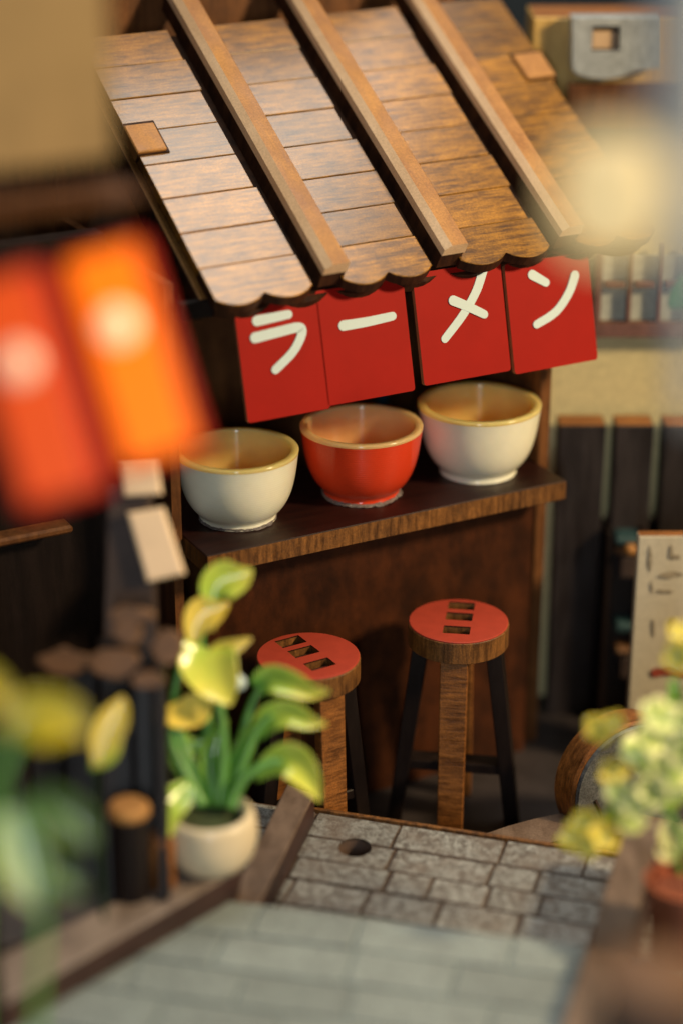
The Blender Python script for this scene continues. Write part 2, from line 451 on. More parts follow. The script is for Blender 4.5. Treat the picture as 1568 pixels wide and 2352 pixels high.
# walls
bm = BM(); add_box(bm, -0.014, -0.002, 0.066, 0.40, 0, 0.66 + F0)
obj("side_wall", bm, [M_wall], stall)
bm = BM(); add_box(bm, 0.505, 0.517, 0.085, 0.40, 0, 0.68 + F0)
obj("side_wall", bm, [M_wall], stall)
bm = BM(); add_box(bm, -0.014, 0.517, 0.401, 0.413, 0, 0.80 + F0)
obj("back_wall", bm, [M_wall], stall)
bm = BM(); add_box(bm, -0.16, 0.60, 0.462, 0.476, 0.6 + F0, 1.5)
obj("upper_wall", bm, [M_wall], stall)
bm = BM(); add_box(bm, 0.5035, 0.5195, 0.066, 0.0845, 0.0, 0.66 + F0, bev=0.001)
obj("corner_post", bm, [M_wall], stall)
bm = BM(); add_box(bm, -0.002, 0.5034, 0.05, 0.061, 0.618 + F0, 0.640 + F0, bev=0.001)
obj("lintel", bm, [M_dark], stall)
bm = BM(); add_box(bm, 0.425, 0.437, 0.35, 0.36, 0.345 + F0, 0.60 + F0)
obj("blue_strip", bm, [plain("blue_print", (0.02, 0.12, 0.22))], stall)
# roof: local x along the eave, y up the slope, z out of the roof
EA = 0.012
e0 = loc(on_plane(500, 700, ORG + IN * EA, IN))
SL = rad(32)
Mroof = Matrix.Translation((e0.x, e0.y, e0.z + F0)) @ Matrix.Rotation(SL, 4, 'X') @ Matrix.Rotation(rad(0.8), 4, 'Z')
RL, RW = 0.452, 0.612
bm = BM(); add_box(bm, 0.006, RW - 0.006, 0.022, RL, -0.026, -0.0145, top=0, side=0)
roof = obj("roof", bm, [M_burnt], stall)
roof.matrix_basis = Mroof
bpy.context.view_layer.update()
CAPW = 0.032
caps = [0.152, 0.312, 0.480]
GAP = 0.012
bays = []
x0 = 0.0
for c in caps:
    bays.append((x0, c - CAPW / 2 - GAP)); x0 = c + CAPW / 2 - 0.004
bays.append((x0, RW))
ROWS, RH = 8, 0.0563
def scallop(xa, xb, n):
    pts = []
    w = (xb - xa) / n
    for k in range(n):
        for j in range(9):
            t = j / 8
            pts.append((xa + w * (k + t), -0.006 + 0.0165 * (1 - math.sin(math.pi * min(max(t, 0.02), 0.98)) ** 0.55)))
    return pts
for bi, (xa, xb) in enumerate(bays):
    for r in range(ROWS):
        jx = random.uniform(-0.005, 0.002)
        y0, y1 = r * RH + 0.0008, (r + 1) * RH - 0.0008
        h = random.uniform(-0.0012, 0.0)
        bm = BM()
        if r == 0:
            lo = scallop(xa, xb, 2 if bi else 2)
            add_prism(bm, lo + [(xb, y1), (xa, y1)], -0.0145, 0, top=0, side=1, bev=0.001)
        else:
            add_box(bm, xa, xb + jx, y0, y1, -0.0145, h, bev=0.0007, top=0, side=0)
        obj("plank", bm, [M_roof, M_burnt], roof)
# second scalloped layer under the eave
bm = BM()
lo = []
for (xa, xb) in ((0.012, 0.16), (0.16, 0.31), (0.31, 0.47), (0.47, 0.615)):
    lo += [(x, y + 0.010) for x, y in scallop(xa, xb, 2)]
add_prism(bm, lo + [(0.615, 0.06), (0.012, 0.06)], -0.040, -0.0270, side=0)
obj("eave_trim", bm, [M_burnt], roof)
for c in caps:
    bm = BM(); add_box(bm, c - CAPW / 2, c + CAPW / 2, 0.012, RL + 0.05, -0.0142, 0.009, bev=0.0006)
    rf = obj("rafter", bm, [M_burnt], roof)
    bm = BM()
    xl, xr = c - CAPW / 2, c + CAPW / 2
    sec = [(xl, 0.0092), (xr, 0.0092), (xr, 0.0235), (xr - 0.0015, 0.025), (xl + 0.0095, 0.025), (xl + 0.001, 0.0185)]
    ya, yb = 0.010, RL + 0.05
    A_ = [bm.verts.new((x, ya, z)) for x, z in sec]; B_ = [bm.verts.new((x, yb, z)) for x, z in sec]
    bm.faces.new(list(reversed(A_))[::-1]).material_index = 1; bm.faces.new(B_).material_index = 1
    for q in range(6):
        bm.faces.new((A_[q], A_[(q + 1) % 6], B_[(q + 1) % 6], B_[q])).material_index = 1 if q in (0, 4, 5) else 0  # left chamfer and side: overhead glare painted in as pale wood
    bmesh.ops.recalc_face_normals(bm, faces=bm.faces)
    obj("rafter_cap", bm, [M_tan, M_cut_glare], rf)
for (xa, xb) in ((-0.003, 0.036), (RW - 0.042, RW + 0.002)):
    s0 = 0.243 if xa < 0.1 else 0.287
    bm = BM(); add_box(bm, xa + 0.001, xb + 0.003, s0 - 0.002, s0 + 0.052, -0.010, 0.0012)
    sl = obj("tenon_slot", bm, [M_burnt], roof)
    bm = BM(); add_box(bm, xa, xb, s0, s0 + 0.046, -0.012, 0.0052, bev=0.0015)
    obj("tenon", bm, [M_tan], roof)
for xa in (-0.004, RW - 0.008):
    bm = BM(); add_box(bm, xa, xa + 0.012, 0.03, RL, -0.062, -0.0262, bev=0.0012, top=1, side=0)
    obj("barge_board", bm, [M_burnt, M_tan], roof)

# ------------------------------------------------------------------ hanging signs with the word on them
TILT = rad(14)
SB = 0.005                                       # inward position of the signs' lower edge
sn = (-IN * math.cos(TILT) - ZZ * math.sin(TILT))   # faces out and down a little: lower edge swings outward
sn = (-IN * math.cos(TILT) + ZZ * math.sin(TILT))
su = (IN * math.sin(TILT) + ZZ * math.cos(TILT))
p0 = ORG + IN * SB + ZZ * 0.492
def on_sign(u, v):
    P = on_plane(u, v, p0, sn); q = P - p0
    return q.dot(DX), q.dot(su)
strokes = [
    [[(590, 737), (662, 722)], [(585, 776), (640, 762), (686, 752), (692, 768), (672, 808), (632, 849)]],
    [[(787, 748), (842, 739), (900, 726)]],
    [[(1107, 622), (1092, 668), (1062, 722), (1020, 778)], [(1038, 690), (1072, 704), (1110, 722)]],
    [[(1220, 631), (1252, 649)], [(1318, 632), (1304, 672), (1274, 716), (1230, 745)]]]
edges = [((575, 978), (753, 933)), ((757, 932), (948, 898)), ((978, 893), (1167, 845)), ((1185, 860), (1367, 826))]
says = ["red sign board at the left end of the stall eave with character ラ", "red sign board under the stall eave with a single long white bar ー",
        "red sign board under the stall eave with crossed white strokes メ", "red sign board at the right end of the stall eave with character ン"]
for k in range(4):
    a0, h0 = on_sign(*edges[k][0]); a1, h1 = on_sign(*edges[k][1])
    a0 -= 0.002; a1 += 0.003
    w, hb, H = a1 - a0, (h0 + h1) / 2, 0.136
    base = p0 + DX * (a0 + w / 2) + su * hb
    R = Matrix((DX, -sn, su)).transposed().to_4x4()          # local x along the eave, y back, z up the sign
    root = empty("hanging_sign", None, label=says[k], cat="sign", group="red letter signs under the stall eave", mat=Matrix.Translation(base) @ R)
    bm = BM()
    c = 0.004
    poly = []
    for (cx, cy, s) in ((-w / 2 + c, c, 180), (w / 2 - c, c, 270), (w / 2 - c, H - c, 0), (-w / 2 + c, H - c, 90)):
        for j in range(5):
            a = rad(s + 90 * j / 4); poly.append((cx + c * math.cos(a), cy + c * math.sin(a)))
    add_prism(bm, poly, 0, 0.006, top=0, side=1, M=Matrix.Rotation(rad(90), 4, 'X') @ Matrix.Translation((0, 0, -0.006)))
    obj("board", bm, [M_sign, M_signedge], root)
    for si, st in enumerate(strokes[k]):
        pl = [on_sign(*p) for p in st]
        pl = [(x - a0 - w / 2, y - hb) for x, y in pl]
        pl = spline(pl, 5) if len(pl) > 2 else [pl[0], pl[1]]
        rr = 0.0057
        L, Rr = [], []
        n = len(pl)
        for i in range(n):
            a, b = Vector(pl[max(i - 1, 0)]), Vector(pl[min(i + 1, n - 1)])
            t = (b - a).normalized(); nn = Vector((-t.y, t.x)); p = Vector(pl[i])
            r_ = rr * (1.08 - 0.18 * i / max(1, n - 1))
            L.append(p + nn * r_); Rr.append(p - nn * r_)
            if i == 0: cap0 = [p + (nn * math.cos(q) - t * math.sin(q)) * r_ for q in (rad(x) for x in (150, 120, 90, 60, 30))]
            if i == n - 1: cap1 = [p + (nn * math.cos(q) + t * math.sin(q)) * r_ for q in (rad(x) for x in (30, 60, 90, 120, 150))]
        bm = BM()
        def V(p, y): return bm.verts.new((p.x, y, p.y))
        for y0_, y1_ in ((-0.0065, -0.0055),):
            ring = L + cap1 + list(reversed(Rr)) + cap0
            fa = [V(p, -0.0011 - 0.0005 * si) for p in ring]
            nL = len(L); nc = len(cap1)
            for i in range(nL - 1):
                i2 = nL + nc + (nL - 1 - i); i3 = nL + nc + (nL - 2 - i)
                bm.faces.new((fa[i], fa[i + 1], fa[i3], fa[i2]))
            bm.faces.new(fa[nL - 1:nL + nc + 1])
            bm.faces.new(fa[nL + nc + nL - 1:] + [fa[0]])
        bmesh.ops.recalc_face_normals(bm, faces=bm.faces)
        ex = bmesh.ops.extrude_face_region(bm, geom=list(bm.faces))
        bmesh.ops.translate(bm, vec=(0, 0.0018, 0), verts=[g for g in ex['geom'] if isinstance(g, bmesh.types.BMVert)])
        bmesh.ops.recalc_face_normals(bm, faces=bm.faces)
        obj("letter_stroke", bm, [M_letter], root)

# ------------------------------------------------------------------ bowls
def make_bowl(name, uv, dia_px, matb, label, glue, hgt=1.19):
    P = on_z(uv[0], uv[1], 0.345)
    zc = (P - CAM).dot(FWD)
    R = dia_px * zc / FPX / 2
    H = hgt * R
    root = empty(name, P, random.uniform(0, 6), label, "bowl", "small bowls on the stall counter")
    prof = [(0.0, 0.004), (0.52 * R, 0.004), (0.57 * R, 0.0), (0.615 * R, 0.0), (0.63 * R, 0.02 * R), (0.615 * R, 0.085 * R), (0.64 * R, 0.13 * R), (0.73 * R, 0.22 * R), (0.82 * R, 0.36 * R), (0.89 * R, 0.54 * R), (0.94 * R, 0.76 * R), (0.975 * R, 1.0 * R), (0.995 * R, H - 0.045 * R)]
    pr = spline(prof[4:], 5)
    bm = BM(); add_lathe(bm, prof[:4] + pr, 72)
    obj("body", bm, [matb], root, smooth=True)
    t = 0.105 * R
    inner = [(0.996 * R, H - 0.045 * R), (1.0 * R, H - 0.005 * R), (0.985 * R, H + 0.014 * R), (0.89 * R, H + 0.014 * R), (0.872 * R, H), (0.85 * R, 0.98 * R), (0.82 * R, 0.76 * R), (0.77 * R, 0.52 * R), (0.66 * R, 0.34 * R), (0.5 * R, 0.24 * R), (0.25 * R, 0.2 * R), (0.0, 0.19 * R)]
    bm = BM(); add_lathe(bm, inner[:4] + spline(inner[4:], 4), 72)
    obj("lining", bm, [M_lining2 if matb is M_bred else M_lining], root, smooth=True)
    if glue:
        bm = BM()
        n = 90
        ra = [random.uniform(0.64, 0.70) * R * glue for _ in range(n)]
        ra = [(ra[i - 1] + ra[i] * 2 + ra[(i + 1) % n]) / 4 for i in range(n)]
        prf = (0.60 * R, 0.004), (0.635 * R, 0.003), (None, 0.0006)
        rings = []
        for r_, z in prf:
            rings.append([bm.verts.new(((r_ or ra[i]) * math.cos(2 * math.pi * i / n), (r_ or ra[i]) * math.sin(2 * math.pi * i / n), z + random.uniform(-.0004, .0012))) for i in range(n)])
        for a, b in zip(rings, rings[1:]):
            for i in range(n): bm.faces.new((a[i], b[i], b[(i + 1) % n], a[(i + 1) % n]))
        bmesh.ops.recalc_face_normals(bm, faces=bm.faces)
        obj("glue_ring", bm, [M_glue], root)
    return root
make_bowl("bowl", (547, 1188), 282, M_bwhite, "white bowl with tan inside, at the left end of the counter by the orange lantern", 0.95)
make_bowl("bowl", (829, 1131), 279, M_bred, "glossy red bowl with cream rim in the middle of the counter", 1.0)
make_bowl("bowl", (1096, 1082), 280, M_bwhite, "white bowl with yellow inside, at the right end of the counter below the last signs", 0)

# ------------------------------------------------------------------ stools
SR, SZ = 0.0623, 0.286
def make_stool(P, rz, label):
    root = empty("bar_stool", (P.x, P.y, FLOOR), rz, label, "stool", "wooden stools before the counter")
    bm = BM(); add_lathe(bm, [(0, SZ - 0.028), (SR - 0.001, SZ - 0.028), (SR, SZ - 0.027), (SR, SZ - 0.0008), (SR - 0.0008, SZ), (0, SZ)], 64)
    seat = obj("seat", bm, [M_edge], root, smooth='angle')
    bm = BM(); add_lathe(bm, [(0, SZ + 0.0002), (SR - 0.001, SZ + 0.0002), (SR - 0.001, SZ + 0.0014), (SR - 0.0018, SZ + 0.0019), (0, SZ + 0.0019)], 64)
    top = obj("seat_cover", bm, [M_seat, M_burnt], root, smooth='angle')
    HC = (0.042, 0.011, -0.027)
    for o in (seat, top):
        b2 = BM()
        for y in HC: add_box(b2, -0.0165, 0.0165, y - 0.0105, y + 0.0105, SZ - 0.02, SZ + 0.01)
        cut(o, b2)
        for p in o.data.polygons: p.use_smooth = False
    for y in HC:
        bm = BM(); add_box(bm, -0.015, 0.015, y - 0.004, y + 0.009, SZ - 0.0195, SZ - 0.007, bev=0.001)
        obj("tenon", bm, [M_burnt], root)
    zt = SZ - 0.029
    def leg(bm, top, bot, wx, wy, wx2, wy2):
        vs = []
        for (cx, cy, z, a, b) in ((bot[0], bot[1], 0.0, wx2, wy2), (top[0], top[1], zt, wx, wy)):
            vs.append([bm.verts.new((cx + sx * a / 2, cy + sy * b / 2, z)) for sx, sy in ((-1, -1), (1, -1), (1, 1), (-1, 1))])
        a, b = vs
        bm.faces.new(list(reversed(a))); bm.faces.new(b)
        for i in range(4): bm.faces.new((a[i], a[(i + 1) % 4], b[(i + 1) % 4], b[i]))
        bmesh.ops.bevel(bm, geom=list(bm.edges), offset=0.001, segments=1, affect='EDGES')
    bm = BM(); leg(bm, (0, -0.048), (0, -0.060), 0.034, 0.016, 0.031, 0.018); obj("leg", bm, [M_leg], root)
    bm = BM(); leg(bm, (0, 0.040), (0, 0.072), 0.032, 0.016, 0.032, 0.018); obj("leg", bm, [M_leg], root)
    for s in (-1, 1):
        bm = BM(); leg(bm, (s * 0.045, 0), (s * 0.076, 0), 0.020, 0.030, 0.018, 0.030); obj("leg", bm, [M_dark], root)
    bm = BM(); add_box(bm, -0.035, 0.035, -0.0145, 0.0145, zt - 0.018, zt - 0.0005); obj("cross_rail", bm, [M_dark], root)
    bm = BM(); add_box(bm, -0.062, 0.062, -0.0135, 0.0135, 0.080, 0.093, bev=0.001); obj("stretcher", bm, [M_dark], root)
    bm = BM(); add_box(bm, -0.0135, 0.0135, -0.048, -0.0140, 0.094, 0.106, bev=0.001); obj("stretcher", bm, [M_dark], root)
make_stool(on_z(708, 1508, 0.216), rad(31), "shorter looking red topped wooden stool behind the potted plant, left of the pair")
make_stool(on_z(1052, 1428, 0.216), rad(-8), "red topped wooden stool standing free at the right, nearest the counter's right end")

# ------------------------------------------------------------------ paved platforms
PY = rad(-15)
def platform(name, label, far_pts, rows, z, mats, px_per_m_w, far_dir, gap, thick, seed, widths):
    pass
# far platform: frame with x along its far edge, y away from the camera; origin at the far edge's left end
PLZ = 0.05
A = on_z(700, 1853, PLZ); B = on_z(1420, 1962, PLZ)
ex = (B - A).normalized(); ey = Vector((-ex.y, ex.x, 0))
ang = math.atan2(ex.y, ex.x)
plat = empty("paved_platform", (A.x, A.y, FLOOR), ang, "low platform of brown jointed stone pavers in front of the stools", "platform")
ZP = F0 + PLZ
bm = BM(); add_box(bm, -0.40, 0.55, -0.34, 0.0, 0.0, ZP - 0.0042)
slab = obj("slab", bm, [M_joint], plat)
def to_local(P, root): return root.matrix_world.inverted() @ P
rng = random.Random(11)
hole = to_local(on_z(815, 1945, PLZ), plat)
y = -0.006
row_h = [0.052, 0.047, 0.044, 0.050, 0.050, 0.046]
vsplit = [[(915, 1908), (1160, 1938), (1350, 1965)], [(900, 1968), (1135, 1985), (1240, 2000)], [(885, 2030), (980, 2050), (1115, 2070), (1240, 2080)]]
for r, hgt in enumerate(row_h):
    if r < 3:
        xs = [to_local(on_z(u, v, PLZ), plat).x for u, v in vsplit[r]]
    else:
        xs = [-0.05 + 0.085 * k + rng.uniform(-.012, .012) for k in range(6)]
    while xs[0] > -0.05: xs.insert(0, xs[0] - rng.uniform(0.09, 0.12))
    while xs[-1] < 0.46: xs.append(xs[-1] + rng.uniform(0.08, 0.12))
    xs = [max(-0.10, x) for x in xs]
    for xa, xb in zip(xs, xs[1:]):
        if xb - xa < 0.02: continue
        bm = BM()
        g = 0.0007
        add_box(bm, xa + g, xb - g, y - hgt + g, y - g, ZP - 0.011, ZP - rng.uniform(0, 0.0012), bev=0.0018, jit=0.0010)
        bm.normal_update()
        for f in bm.faces: f.material_index = 0 if f.normal.z > 0.95 else 1
        o = obj("paver", bm, [M_paver, M_scorch], plat)
        if xa - 0.03 < hole.x < xb + 0.03 and y - hgt - 0.03 < hole.y < y + 0.03:
            b2 = BM(); add_lathe(b2, [(0, -0.05), (0.0195, -0.05), (0.0195, 0.05), (0, 0.05)], 32)
            bmesh.ops.translate(b2, vec=(hole.x, hole.y, ZP), verts=b2.verts)
            cut(o, b2)
    y -= hgt
b2 = BM(); add_lathe(b2, [(0, -0.03), (0.0192, -0.03), (0.0192, 0.05), (0, 0.05)], 32)
bmesh.ops.translate(b2, vec=(hole.x, hole.y, ZP), verts=b2.verts)
cut(slab, b2)
# raised lip along the far edge
bm = BM(); add_box(bm, -0.02, 0.50, -0.0045, 0.001, ZP - 0.004, ZP + 0.0015, bev=0.0006)
obj("edge_strip", bm, [M_edge], plat)

# near platform (closer and higher)
ZN = 0.11
A2 = on_z(520, 2062, ZN); B2 = on_z(1420, 2176, ZN)
ex2 = (B2 - A2).normalized(); ang2 = math.atan2(ex2.y, ex2.x)
near = empty("paved_terrace", (A2.x, A2.y, FLOOR), ang2, "pale grey paved terrace in the blurred foreground, closest to the viewer", "platform")
zt = ZN - FLOOR
bm = BM(); add_box(bm, -0.5, 0.7, -0.75, 0.0, 0.0, zt - 0.004)
obj("slab", bm, [M_joint2], near)
y = -0.002
for r in range(11):
    hgt = 0.062 + rng.uniform(-.006, .006)
    x = -0.48 + rng.uniform(0, 0.05)
    while x < 0.66:
        w = rng.uniform(0.09, 0.17)
        bm = BM(); add_box(bm, x + 0.0012, x + w - 0.0012, y - hgt + 0.0012, y - 0.0012, zt - 0.0038, zt - rng.uniform(0, 0.001), bev=0.0015)
        obj("paver", bm, [M_paver2], near)
        x += w
    y -= hgt

# ------------------------------------------------------------------ kerb timbers
M_beam2 = wood("kerb_wood_dark", (0.24, 0.165, 0.12), (0.10, 0.062, 0.042), (30, 8, 30), rough=0.45, vary=0.1, stain=0.8, bump=0.3, speck=0.2)
def timber(name, pts, ztop, h, label, cat="timber", group=None, mats=None):
    """pts: four pixels of the top face, anticlockwise seen from above"""
    bm = BM()
    P = [on_z(u, v, ztop) for u, v in pts]
    c = sum(P, Vector()) / len(P)
    bm2 = BM()
    add_prism(bm2, [(p.x, p.y) for p in P], ztop - h, ztop, top=0, side=1, bev=0.002)
    bmesh.ops.recalc_face_normals(bm2, faces=bm2.faces)
    bm.free()
    o = obj(name, bm2, mats or [M_beam, M_beamside], world=True)
    return tag(o, label, cat, group)
timber("kerb_timber", [(520, 2085), (592, 2085), (722, 1825), (660, 1800)], 0.088, 0.036, "short brown timber running away from the pot between the garden and the pavers", "timber", "kerb timbers", mats=[M_beam2, M_beamside])
timber("kerb_timber", [(-60, 2345), (-60, 2222), (392, 2014), (560, 1935), (545, 2000)], 0.142, 0.034, "long grey brown kerb timber below the potted plant at the lower left", "timber", "kerb timbers")
timber("kerb_timber", [(1262, 2440), (1372, 2450), (1520, 1885), (1440, 1880)], 0.126, 0.075, "brown timber post top lying at the right edge of the pavers under the flowers", "timber", "kerb timbers", mats=[M_beam2, M_beamside])
# curved kerb behind the platform on the right
bm = BM()
cp = spline([(1085, 1925), (1180, 1893), (1290, 1868), (1400, 1862), (1520, 1880), (1640, 1920)], 6)
ri, ro = [], []
for (u, v) in cp:
    P = on_z(u, v, 0.0)
    ro.append(P)
n = len(ro)
tv, bv = [], []
for i, P in enumerate(ro):
    t = (ro[min(i + 1, n - 1)] - ro[max(i - 1, 0)]).normalized(); nn = Vector((t.y, -t.x, 0))
    Q = P + nn * 0.055
    tv.append([bm.verts.new(P), bm.verts.new(Q)]); bv.append([bm.verts.new(P - ZZ * 0.07), bm.verts.new(Q - ZZ * 0.07)])
for i in range(n - 1):
    bm.faces.new((tv[i][0], tv[i][1], tv[i + 1][1], tv[i + 1][0]))
    for a in (0, 1):
        f = bm.faces.new((tv[i][a], tv[i + 1][a], bv[i + 1][a], bv[i][a])); f.material_index = 1
bmesh.ops.recalc_face_normals(bm, faces=bm.faces)
tag(obj("curved_kerb", bm, [M_beam2, M_beamside], world=True), "curved grey wooden kerb behind the pavers beside the round millstone", "kerb")

# ------------------------------------------------------------------ right house
WY = 2.62
def wall_pt(u, v, y=WY): return on_plane(u, v, Vector((0, y, 0)), Vector((0, 1, 0)))
house = empty("cream_house", (0.55, WY, FLOOR), 0, "cream walled house with maroon lattice window, right of the stall", "house")
def wbox(bm, u0, u1, v0, v1, ya, yb, **kw):
    """box with its front face at y=ya spanning the given sight lines, back at yb"""
    a = wall_pt(u0, v1, ya); b = wall_pt(u1, v0, ya)
    add_box(bm, a.x, b.x, ya, yb, a.z, b.z, **kw)
bm = BM(); add_box(bm, 0.215, 1.2, WY, WY + 0.02, FLOOR, 0.695)
obj("wall", bm, [M_cream], house, world=True)
bm = BM(); wbox(bm, 1366, 1640, 585, 742, WY - 0.012, WY - 0.001)
wf = obj("window", bm, [M_pane], house, world=True)
for (u0, u1, v0, v1) in ((1362, 1640, 742, 776), (1360, 1386, 560, 741), (1436, 1456, 560, 741), (1506, 1528, 560, 741), (1578, 1600, 560, 741)):
    bm = BM(); wbox(bm, u0, u1, v0, v1, WY - 0.026, WY - 0.0125, bev=0.001, top=1, side=0)
    obj("window_bar", bm, [M_maroon, M_edge], wf, world=True)
for u0, u1 in ((1387, 1435), (1457, 1505), (1529, 1577)):
    bm = BM(); wbox(bm, u0, u1, 648, 662, WY - 0.025, WY - 0.0125, bev=0.001)
    obj("window_bar", bm, [M_maroon], wf, world=True)

gate = empty("board_gate", (0.45, WY - 0.04, FLOOR), 0, "gate of three tall dark boards with orange cut tops against the cream wall", "gate")
for (u0, u1) in ((1283, 1391), (1414, 1502), (1527, 1640)):
    bm = BM()
    a = wall_pt(u0, 978, WY - 0.058); b = wall_pt(u1, 978, WY - 0.058)
    add_box(bm, a.x, b.x, WY - 0.058, WY - 0.016, FLOOR, a.z, bev=0.0015, top=1, side=0)
    obj("gate_board", bm, [M_gate, M_orange], gate, world=True)
bm = BM(); a = wall_pt(1300, 1198, WY - 0.0155); add_box(bm, a.x, 1.0, WY - 0.0155, WY - 0.001, FLOOR, a.z)
obj("backing_board", bm, [M_dark], gate, world=True)
for u in (1402, 1513):
    bm = BM(); wbox(bm, u - 11, u + 11, 1186, 1206, WY - 0.03, WY - 0.0156, bev=0.002)
    obj("gate_peg", bm, [M_maroon], gate, world=True)

rack = empty("little_rack", (0.40, WY - 0.09, FLOOR), 0, "small dark rack with dull tan shelves and teal bundles beside the notice panel", "rack")
RY = WY - 0.09
for v0, v1, m, nm in ((1236, 1254, M_teal, "bundle"), (1264, 1276, M_scal, "shelf"), (1434, 1454, M_teal, "bundle"), (1492, 1504, M_scal, "shelf")):
    bm = BM(); wbox(bm, 1412, 1480, v0, v1, RY, RY + 0.04, bev=0.003)
    obj(nm, bm, [m], rack, world=True)
for v0, v1 in ((1279, 1330), (1507, 1560)):
    bm = BM(); wbox(bm, 1420, 1462, v0, v1, RY + 0.004, RY + 0.03, bev=0.003)
    obj("drawer", bm, [M_post], rack, world=True)
for u in (1400, 1478):
    bm = BM(); a = wall_pt(u, 1225, RY + 0.005); add_box(bm, a.x - 0.004, a.x + 0.004, RY + 0.005, RY + 0.045, FLOOR, a.z, bev=0.001)
    obj("upright", bm, [M_dark], rack, world=True)
bm = BM(); a = wall_pt(1446, 1262, RY - 0.004); bmesh.ops.create_icosphere(bm, subdivisions=2, radius=0.009, matrix=Matrix.Translation(a))
obj("knob", bm, [M_tan], rack, world=True, smooth=True)

NYY = 2.40
notice = empty("notice_panel", (0.42, NYY, FLOOR), 0, "cream notice panel with faded dark marks and a red smear, at the right edge", "notice board")
bm = BM(); a = wall_pt(1466, 1232, NYY); b = wall_pt(1700, 1232, NYY)
add_box(bm, a.x, b.x, NYY, NYY + 0.018, FLOOR, a.z, bev=0.001, top=1, side=0)
obj("panel", bm, [M_paper, M_leg], notice, world=True)
rr = random.Random(3)
marks = [(1490, 1290, 10, 60), (1545, 1280, 30, 10), (1540, 1320, 50, 14), (1500, 1440, 8, 50), (1545, 1430, 14, 30), (1540, 1260, 8, 40), (1562, 1500, 24, 50), (1495, 1350, 6, 30), (1530, 1360, 34, 10)]
for (u, v, w, h) in marks:
    bm = BM()
    for k in range(4):
        uu, vv = u + rr.uniform(-w, w) * 0.3, v + rr.uniform(-h, h) * 0.3
        p = [wall_pt(uu + w * 0.5 * math.cos(t) * rr.uniform(.5, 1), vv + h * 0.5 * math.sin(t) * rr.uniform(.5, 1), NYY - 0.0006 - 0.0003 * k) for t in (rad(40 * q) for q in range(9))]
        bm.faces.new([bm.verts.new(q) for q in p])
    obj("ink_mark", bm, [M_ink], notice, world=True)
bm = BM()
for (u, v, w, h) in ((1510, 1545, 22, 12), (1540, 1540, 26, 16), (1565, 1548, 16, 10)):
    p = [wall_pt(u + w * math.cos(t) * rr.uniform(.7, 1), v + h * math.sin(t) * rr.uniform(.7, 1), NYY - 0.0006 - u * 1e-6) for t in (rad(30 * q) for q in range(12))]
    bm.faces.new([bm.verts.new(q) for q in p])
obj("red_mark", bm, [M_redink], notice, world=True)

# round millstone disc
ctr = at(1458, 1812, 2.52)
ax = Vector((0.38, -0.90, 0.10)).normalized()
Mw = Matrix.Translation(ctr) @ ax.to_track_quat('Z', 'Y').to_matrix().to_4x4()
mill = empty("millstone", None, label="round blue grey stone disc with brown wooden rim standing under the notice panel", cat="millstone", mat=Mw)
RM = 165 * 2.52 / FPX
bm = BM(); add_lathe(bm, [(0, -0.045), (RM, -0.045), (RM, -0.004), (RM - 0.003, 0.0), (0, 0.0)], 56)
obj("rim", bm, [M_leg], mill, smooth='angle')
bm = BM(); add_lathe(bm, [(0, 0.0005), (RM - 0.004, 0.0005), (RM - 0.006, 0.005), (0, 0.005)], 56)
obj("stone_face", bm, [M_mill], mill, smooth='angle')
bm = BM()
for pts in ([(-0.045, 0.035), (-0.03, 0.045), (-0.02, 0.036), (-0.03, 0.025)], [(-0.06, 0.0), (-0.052, -0.02), (-0.05, -0.04)], [(0.0, 0.03), (0.008, 0.02), (0.004, 0.01)]):
    add_tube(bm, [(x, y, 0.0045) for x, y in spline(pts, 4)], 0.0030, 6)
obj("groove_mark", bm, [M_post], mill)

# beam end with grey cap, top right
BY = 2.80
beam = empty("roof_beam", (0.30, BY, 0.8), 0, "yellow brown beam end with silver grey cap and square peg, upper right", "beam")
def bpt(u, v, y=BY): return on_plane(u, v, Vector((0, y, 0)), Vector((0, 1, 0)))
a = bpt(1216, 260); b = bpt(1700, 40)
bm = BM(); add_box(bm, a.x, b.x, BY, BY + 0.10, a.z, b.z, bev=0.002, top=1, side=0)
obj("beam", bm, [M_yellow, M_orange], beam, world=True)
poly = [(1312, 40), (1312, 160), (1326, 172), (1352, 180), (1385, 183), (1418, 180), (1446, 170), (1462, 158), (1520, 158), (1520, 40)]
bm = BM(); add_quadbox(bm, [bpt(u, v, BY - 0.03) for u, v in poly], 0.0295, side=0, top=0, bev=0.0015)
bmesh.ops.recalc_face_normals(bm, faces=bm.faces)
capo = obj("grey_cap", bm, [M_grey, M_burnt], beam, world=True)
b2 = BM(); a = bpt(1357, 116, BY - 0.03); b = bpt(1425, 60, BY - 0.03)
add_box(b2, a.x, b.x, BY - 0.05, BY - 0.001, a.z, b.z)
bmesh.ops.transform(b2, matrix=capo.matrix_world.inverted(), verts=b2.verts)
cut(capo, b2)
bm = BM(); add_box(bm, a.x + 0.001, b.x - 0.001, BY - 0.021, BY - 0.0005, a.z + 0.0005, b.z - 0.008, bev=0.001, top=0, side=0)
obj("peg", bm, [M_cut_glare], beam, world=True)
bm = BM(); a = bpt(1300, 300, BY - 0.02); b = bpt(1700, 195, BY - 0.02); add_box(bm, a.x, b.x, BY - 0.02, BY - 0.0006, a.z, b.z, bev=0.001)
obj("under_block", bm, [M_wall], beam, world=True)

